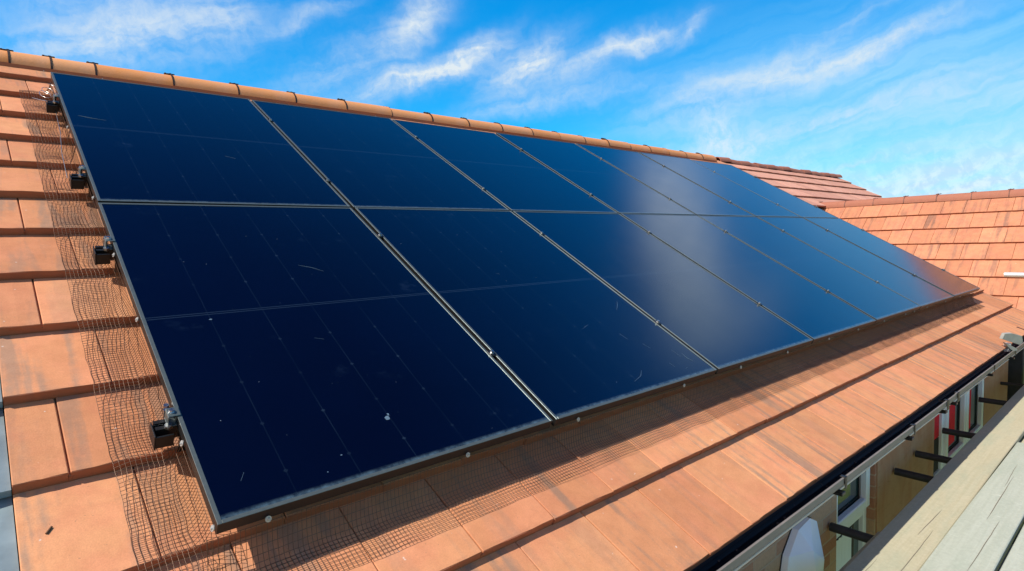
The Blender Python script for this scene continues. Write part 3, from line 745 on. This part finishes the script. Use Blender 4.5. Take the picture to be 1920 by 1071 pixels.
def drape_bot(i, j, ny):
    x = -.02 + CELL * i; s = -.165 + .165 * j / ny
    x2 = x + .004 * nz(x, s, 7, 11) + .0015 * nz(x, s, 30, 15); s2 = s + .005 * nz(x, s, 6, 12) * (1 if j else .8) + .0015 * nz(x, s, 34, 17)
    u = j / ny; b = max(tileN(s2) + .003, tileN(s2) + .006 + .007 * nz(x, s, 8, 13))
    rise = max(0, (u - .6) / .4)
    n = b + (-.048 - b) * rise ** 1.6
    return F2W(x2, s2, n)
def netting(fn, ni, nj, name, label, r=.00088):
    P = [[fn(i, j) for j in range(nj + 1)] for i in range(ni + 1)]
    g = MB()
    for i in range(ni + 1): g.tube(P[i], r, 3, caps=False)
    for j in range(nj + 1): g.tube([P[i][j] for i in range(ni + 1)], r, 3, caps=False)
    o = g.build(name, M['wire']); return tag(o, label, 'wire mesh')
nx = 12
mesh1 = netting(lambda i, j: drape_left(i, j, nx), nx, int(3.60 / CELL), 'wire_mesh', 'crumpled square wire mesh on the tiles down the left edge of the panels')
ny = 13
mesh2 = netting(lambda i, j: drape_bot(i, j, ny), int(7.9 / CELL), ny, 'wire_mesh', 'long strip of square wire mesh along the bottom edge of the panels')
# fasteners
def washer(parent, x, s, n, axis):
    g = MB(); c = F2W(x, s, n)
    d = F2W(*( (-1, 0, .35) if axis == 'x' else (0, -1, .6))).normalized()
    g.tube([c, c + d * .0025], .0082, 12); g.tube([c + d * .0025, c + d * .006], [.0045, .0025], 8); g.build('mesh_clip', M['washer'], parent)
for s in (.304, .01, .896, 1.325, 1.813, 2.634): washer(mesh1, -.006, s, -.022, 'x')
for x in (.119, .751, 1.28, 2.008, 2.542, 3.098, 3.714, 4.242, 4.8, 5.337, 5.583, 5.97, 6.6, 7.172, 7.7): washer(mesh2, x, -.007, -.030, 's')

# ------------------------------------------------------------------ twigs on the tiles
g = MB(); g.tube([F2W(-.306, .220, NOSE - .0148), F2W(-.294, .238, NOSE - .0165)], .0026, 6)
tag(g.build('twig', M['twig']), 'tiny brown twig lying on the lower left tile', 'twig')

# ------------------------------------------------------------------ scaffold
def board(x0, x1, y0, y1, zt, m_, label, sag=.0):
    g = MB(); n = 30; th = .038; ch = .004; uv = []; rn = []; r1, r2 = random.random(), random.random()
    prof = [(y0, zt - th), (y0, zt - ch), (y0 + ch, zt), (y0 + (y1 - y0) * .35, zt - .001), (y0 + (y1 - y0) * .65, zt + .0005), (y1 - ch, zt), (y1, zt - ch), (y1, zt - th)]
    k = len(prof); vs = []; ph = random.uniform(0, 6)
    for i in range(n + 1):
        x = x0 + (x1 - x0) * i / n; dy = .003 * math.sin(x * 1.3 + ph); dz = .002 * math.sin(x * .9 + ph) - sag * math.sin(math.pi * i / n)
        for (y, z) in prof: vs.append((x, y + dy, z + dz)); uv.append((x, y - y0)); rn.append((r1, r2))
    fs = []
    for i in range(n):
        for j in range(k): fs.append((i * k + j, i * k + (j + 1) % k, (i + 1) * k + (j + 1) % k, (i + 1) * k + j))
    fs += [tuple(range(k))[::-1], tuple(n * k + q for q in range(k))]
    g.add(vs, fs); g.uv = {'tile_uv': uv, 'tile_rnd': rn}
    o = g.build('scaffold_board', m_)
    q = MB()
    for _ in range(int((x1 - x0) * 1.1)):
        xa = random.uniform(x0 + .05, x1 - .95); L = random.uniform(.15, .9); yy = random.uniform(y0 + .03, y1 - .03); a1 = random.uniform(5, 12); n2 = 10; sl_ = random.uniform(-.008, .008)
        top = []; bot = []
        for i2 in range(n2 + 1):
            f_ = i2 / n2; x_ = xa + L * f_; wd = .0013 * math.sin(math.pi * f_) ** .6 + .0002
            yc = yy + sl_ * f_ + .0012 * math.sin(a1 * .5 * f_ + ph) + random.gauss(0, .0006)
            z_ = zt + .002 * math.sin(x_ * .9 + ph) + .0009
            top.append((x_, yc + wd, z_)); bot.append((x_, yc - wd, z_))
        q.add(top + bot, [(i2, i2 + 1, n2 + 2 + i2, n2 + 1 + i2) for i2 in range(n2)])
    c_ = q.build('crack', M['crack'], o); c_['kind'] = 'stuff'
    return tag(o, label, 'scaffold board', 'boards of the scaffold platform')
ZT = -.90
board(-1.5, 5.30, -.746, -.505, ZT, M['board'], 'pale wooden board nearest the gutter at the bottom of the view, half in shadow')
board(-.6, 3.10, -.66, -.470, ZT - .0385, M['board'], 'short dark wooden board end showing beneath the near board beside the first tube')
board(5.304, 9.5, -.74, -.50, ZT - .002, M['board'], 'farthest gutter-side wooden board, running on past the red curtains')
board(-1.5, 5.16, -.985, -.752, ZT + .004, M['board2'], 'whitish weathered board, second from the gutter, with an end partway along')
board(4.95, 9.6, -.985, -.752, ZT - .036, M['board'], 'yellowish board lying under the far end of the whitish board')
board(-1.5, 4.62, -1.235, -.995, ZT, M['board2'], 'pale grey board at the lower right corner, third from the gutter')
board(4.5, 9.6, -1.235, -.995, ZT - .037, M['board'], 'yellowish board in the far part of the third row from the gutter')
board(-1.5, 6.2, -1.48, -1.245, ZT - .004, M['board'], 'outermost wooden board on the side away from the house')
g = MB(); tag_y = None
tl = ['dark scaffold tube poking from the brick pier beside the faceted white box', 'dark scaffold tube at the middle of the tan wall panel, nearer one', 'dark scaffold tube at the tan wall panel, farther one of the pair', 'dark scaffold tube crossing the near part of the red curtain window', 'dark scaffold tube by the far end of the red curtain window']
for i, x in enumerate((3.03, 4.15, 4.62, 5.36, 6.66)):
    g = MB(); zc = ZT - .038 - .0275; sk = random.uniform(-.03, .03)
    n = 12; g.tube([(x, -.262, zc + .002), (x + sk * .5, -.9, zc), (x + sk, -1.75, zc)], .0245, 16)
    tag(g.build('scaffold_tube', M['tube']), tl[i], 'scaffold tube', 'scaffold tubes under the boards')
g = MB(); g.tube([(7.75, -.255, -1.0), (7.75, -1.75, -1.0)], .018, 10); tag(g.build('scaffold_tube', M['tube']), 'thin dark scaffold tube at the far tan wall panel', 'scaffold tube', 'scaffold tubes under the boards')
# outer frame of the scaffold (feet on the ground)
for x, lb in ((-.9, 'dark upright pole of the scaffold behind the camera'), (7.3, 'dark upright pole carrying the pale guard rail end')):
    g = MB(); g.tube([(x, -1.62, -2.99), (x, -1.62, .55)], .0245, 14); g.box((x - .075, -1.695, -2.998), (x + .075, -1.545, -2.99))
    tag(g.build('scaffold_pole', M['tube']), lb, 'scaffold pole')
g = MB(); g.tube([(-1.5, -1.57, -1.01), (9.5, -1.57, -1.01)], .0245, 14); tag(g.build('scaffold_ledger', M['tube']), 'long dark scaffold ledger under the outer board ends', 'scaffold tube')
g = MB(); g.tube([(7.3, -.325, .2), (7.3, -1.8, .2)], .024, 20)
o = g.build('guard_rail', M['galv']); tag(o, 'pale metal tube end in front of the streaked wing roof', 'guard rail')
# dark post, red post, crossbar at the open end
g = MB(); g.box((8.33, -.36, -3.0), (8.62, -.20, -.62), c=.01); tag(g.build('post', M['tube']), 'thick black post at the far end of the tan wall', 'post')
g = MB(); g.box((9.35, -.42, -3.0), (9.5, -.30, -.45), c=.01); tag(g.build('post', M['redpost']), 'red post at the right edge beyond the black post', 'post')
g = MB(); g.tube([(8.62, -.28, -1.13), (9.35, -.34, -1.17)], .03, 10); tag(g.build('crossbar', M['tube']), 'dark bar joining the black post and the red post', 'bar')
# pale two-lobed lamp at the gutter
fl = empty('floodlight', (6.55, -.50, -.36))
g = MB()
poly = [(-.10, .0), (-.085, .055), (-.02, .065), (.09, .045), (.10, -.01), (.02, -.03), (-.05, -.035)]
def slab(g, poly, org, ux, uy, th, bev=.006):
    n = len(poly); nn = ux.cross(uy).normalized()
    c = Vector((sum(p[0] for p in poly) / n, sum(p[1] for p in poly) / n))
    vs = []
    for (off, k) in ((-th / 2, 1 - bev * 8), (-th / 2 + bev, 1), (th / 2 - bev, 1), (th / 2, 1 - bev * 8)):
        for p in poly:
            a = c.x + (p[0] - c.x) * k; b = c.y + (p[1] - c.y) * k; vs.append(org + ux * a + uy * b + nn * off)
    fs = [tuple(range(n))[::-1], tuple(3 * n + i for i in range(n))]
    for l in range(3):
        for i in range(n): fs.append((l * n + i, l * n + (i + 1) % n, (l + 1) * n + (i + 1) % n, (l + 1) * n + i))
    g.add(vs, fs)
U = Vector((.80, -.45, -.05)).normalized(); V = Vector((-.1, -.1, 1)).normalized()
slab(g, [(-.12, .005), (-.10, .055), (-.02, .06), (.11, .03), (.13, -.03), (.10, -.055)], Vector((0, 0, .02)), U, V, .03); g.build('lamp_head', M['grey'], fl)
g = MB(); slab(g, [(-.10, -.01), (-.11, .0), (.03, -.055), (.05, -.075), (.0, -.085), (-.06, -.05)], Vector((-.01, -.02, -.005)), U, V, .026); g.build('sensor', M['grey'], fl)
g = MB(); g.box((-.01, .0, -.10), (.03, .05, -.02), c=.003); g.build('arm', M['galv'], fl)
tag(fl, 'small pale grey floodlight on the far end of the gutter', 'floodlight')

# ------------------------------------------------------------------ faceted white box on the wall
ab = empty('alarm_box', (2.62, -.25, -1.0))
g = MB()
o8 = [(-.205, -.03), (-.17, .09), (-.06, .19), (.08, .205), (.165, .16), (.185, .05), (.15, -.14), (.06, -.32), (-.07, -.32), (-.155, -.20)]
n = len(o8)
ring0 = [(x, 0, z) for x, z in o8]; ring1 = [(x * .99, -.03, z * .99) for x, z in o8]
pk = [(-.06, -.10, .11), (.04, -.115, .03), (-.05, -.125, -.10), (.04, -.10, -.20)]
vs = ring0 + ring1 + pk; fs = []
for i in range(n): fs.append((i, (i + 1) % n, n + (i + 1) % n, n + i))
a, b, c, d = 2 * n, 2 * n + 1, 2 * n + 2, 2 * n + 3
own = [c, a, a, b, b, b, d, d, c, c]
for i in range(n):
    j = (i + 1) % n; fs.append((n + i, n + j, own[i]))
    if own[i] != own[j]: fs.append((n + j, own[j], own[i]))
fs += [(a, b, c), (b, d, c)]
g.add([(x, y - .004, z) for x, y, z in vs], fs); o = g.build('cover', M['sash'], ab)
g = MB(); g.add([(x * 1.04, y, z * 1.03) for x, y, z in [(p[0], -.0035, p[2]) for p in ring0] + [(p[0], .0, p[2]) for p in ring0]], [tuple(range(n))] + [(i, n + i, n + (i + 1) % n, (i + 1) % n) for i in range(n)]); g.build('backplate', M['black'], ab)
tag(ab, 'white faceted plastic box on the brick wall under the gutter', 'alarm box')
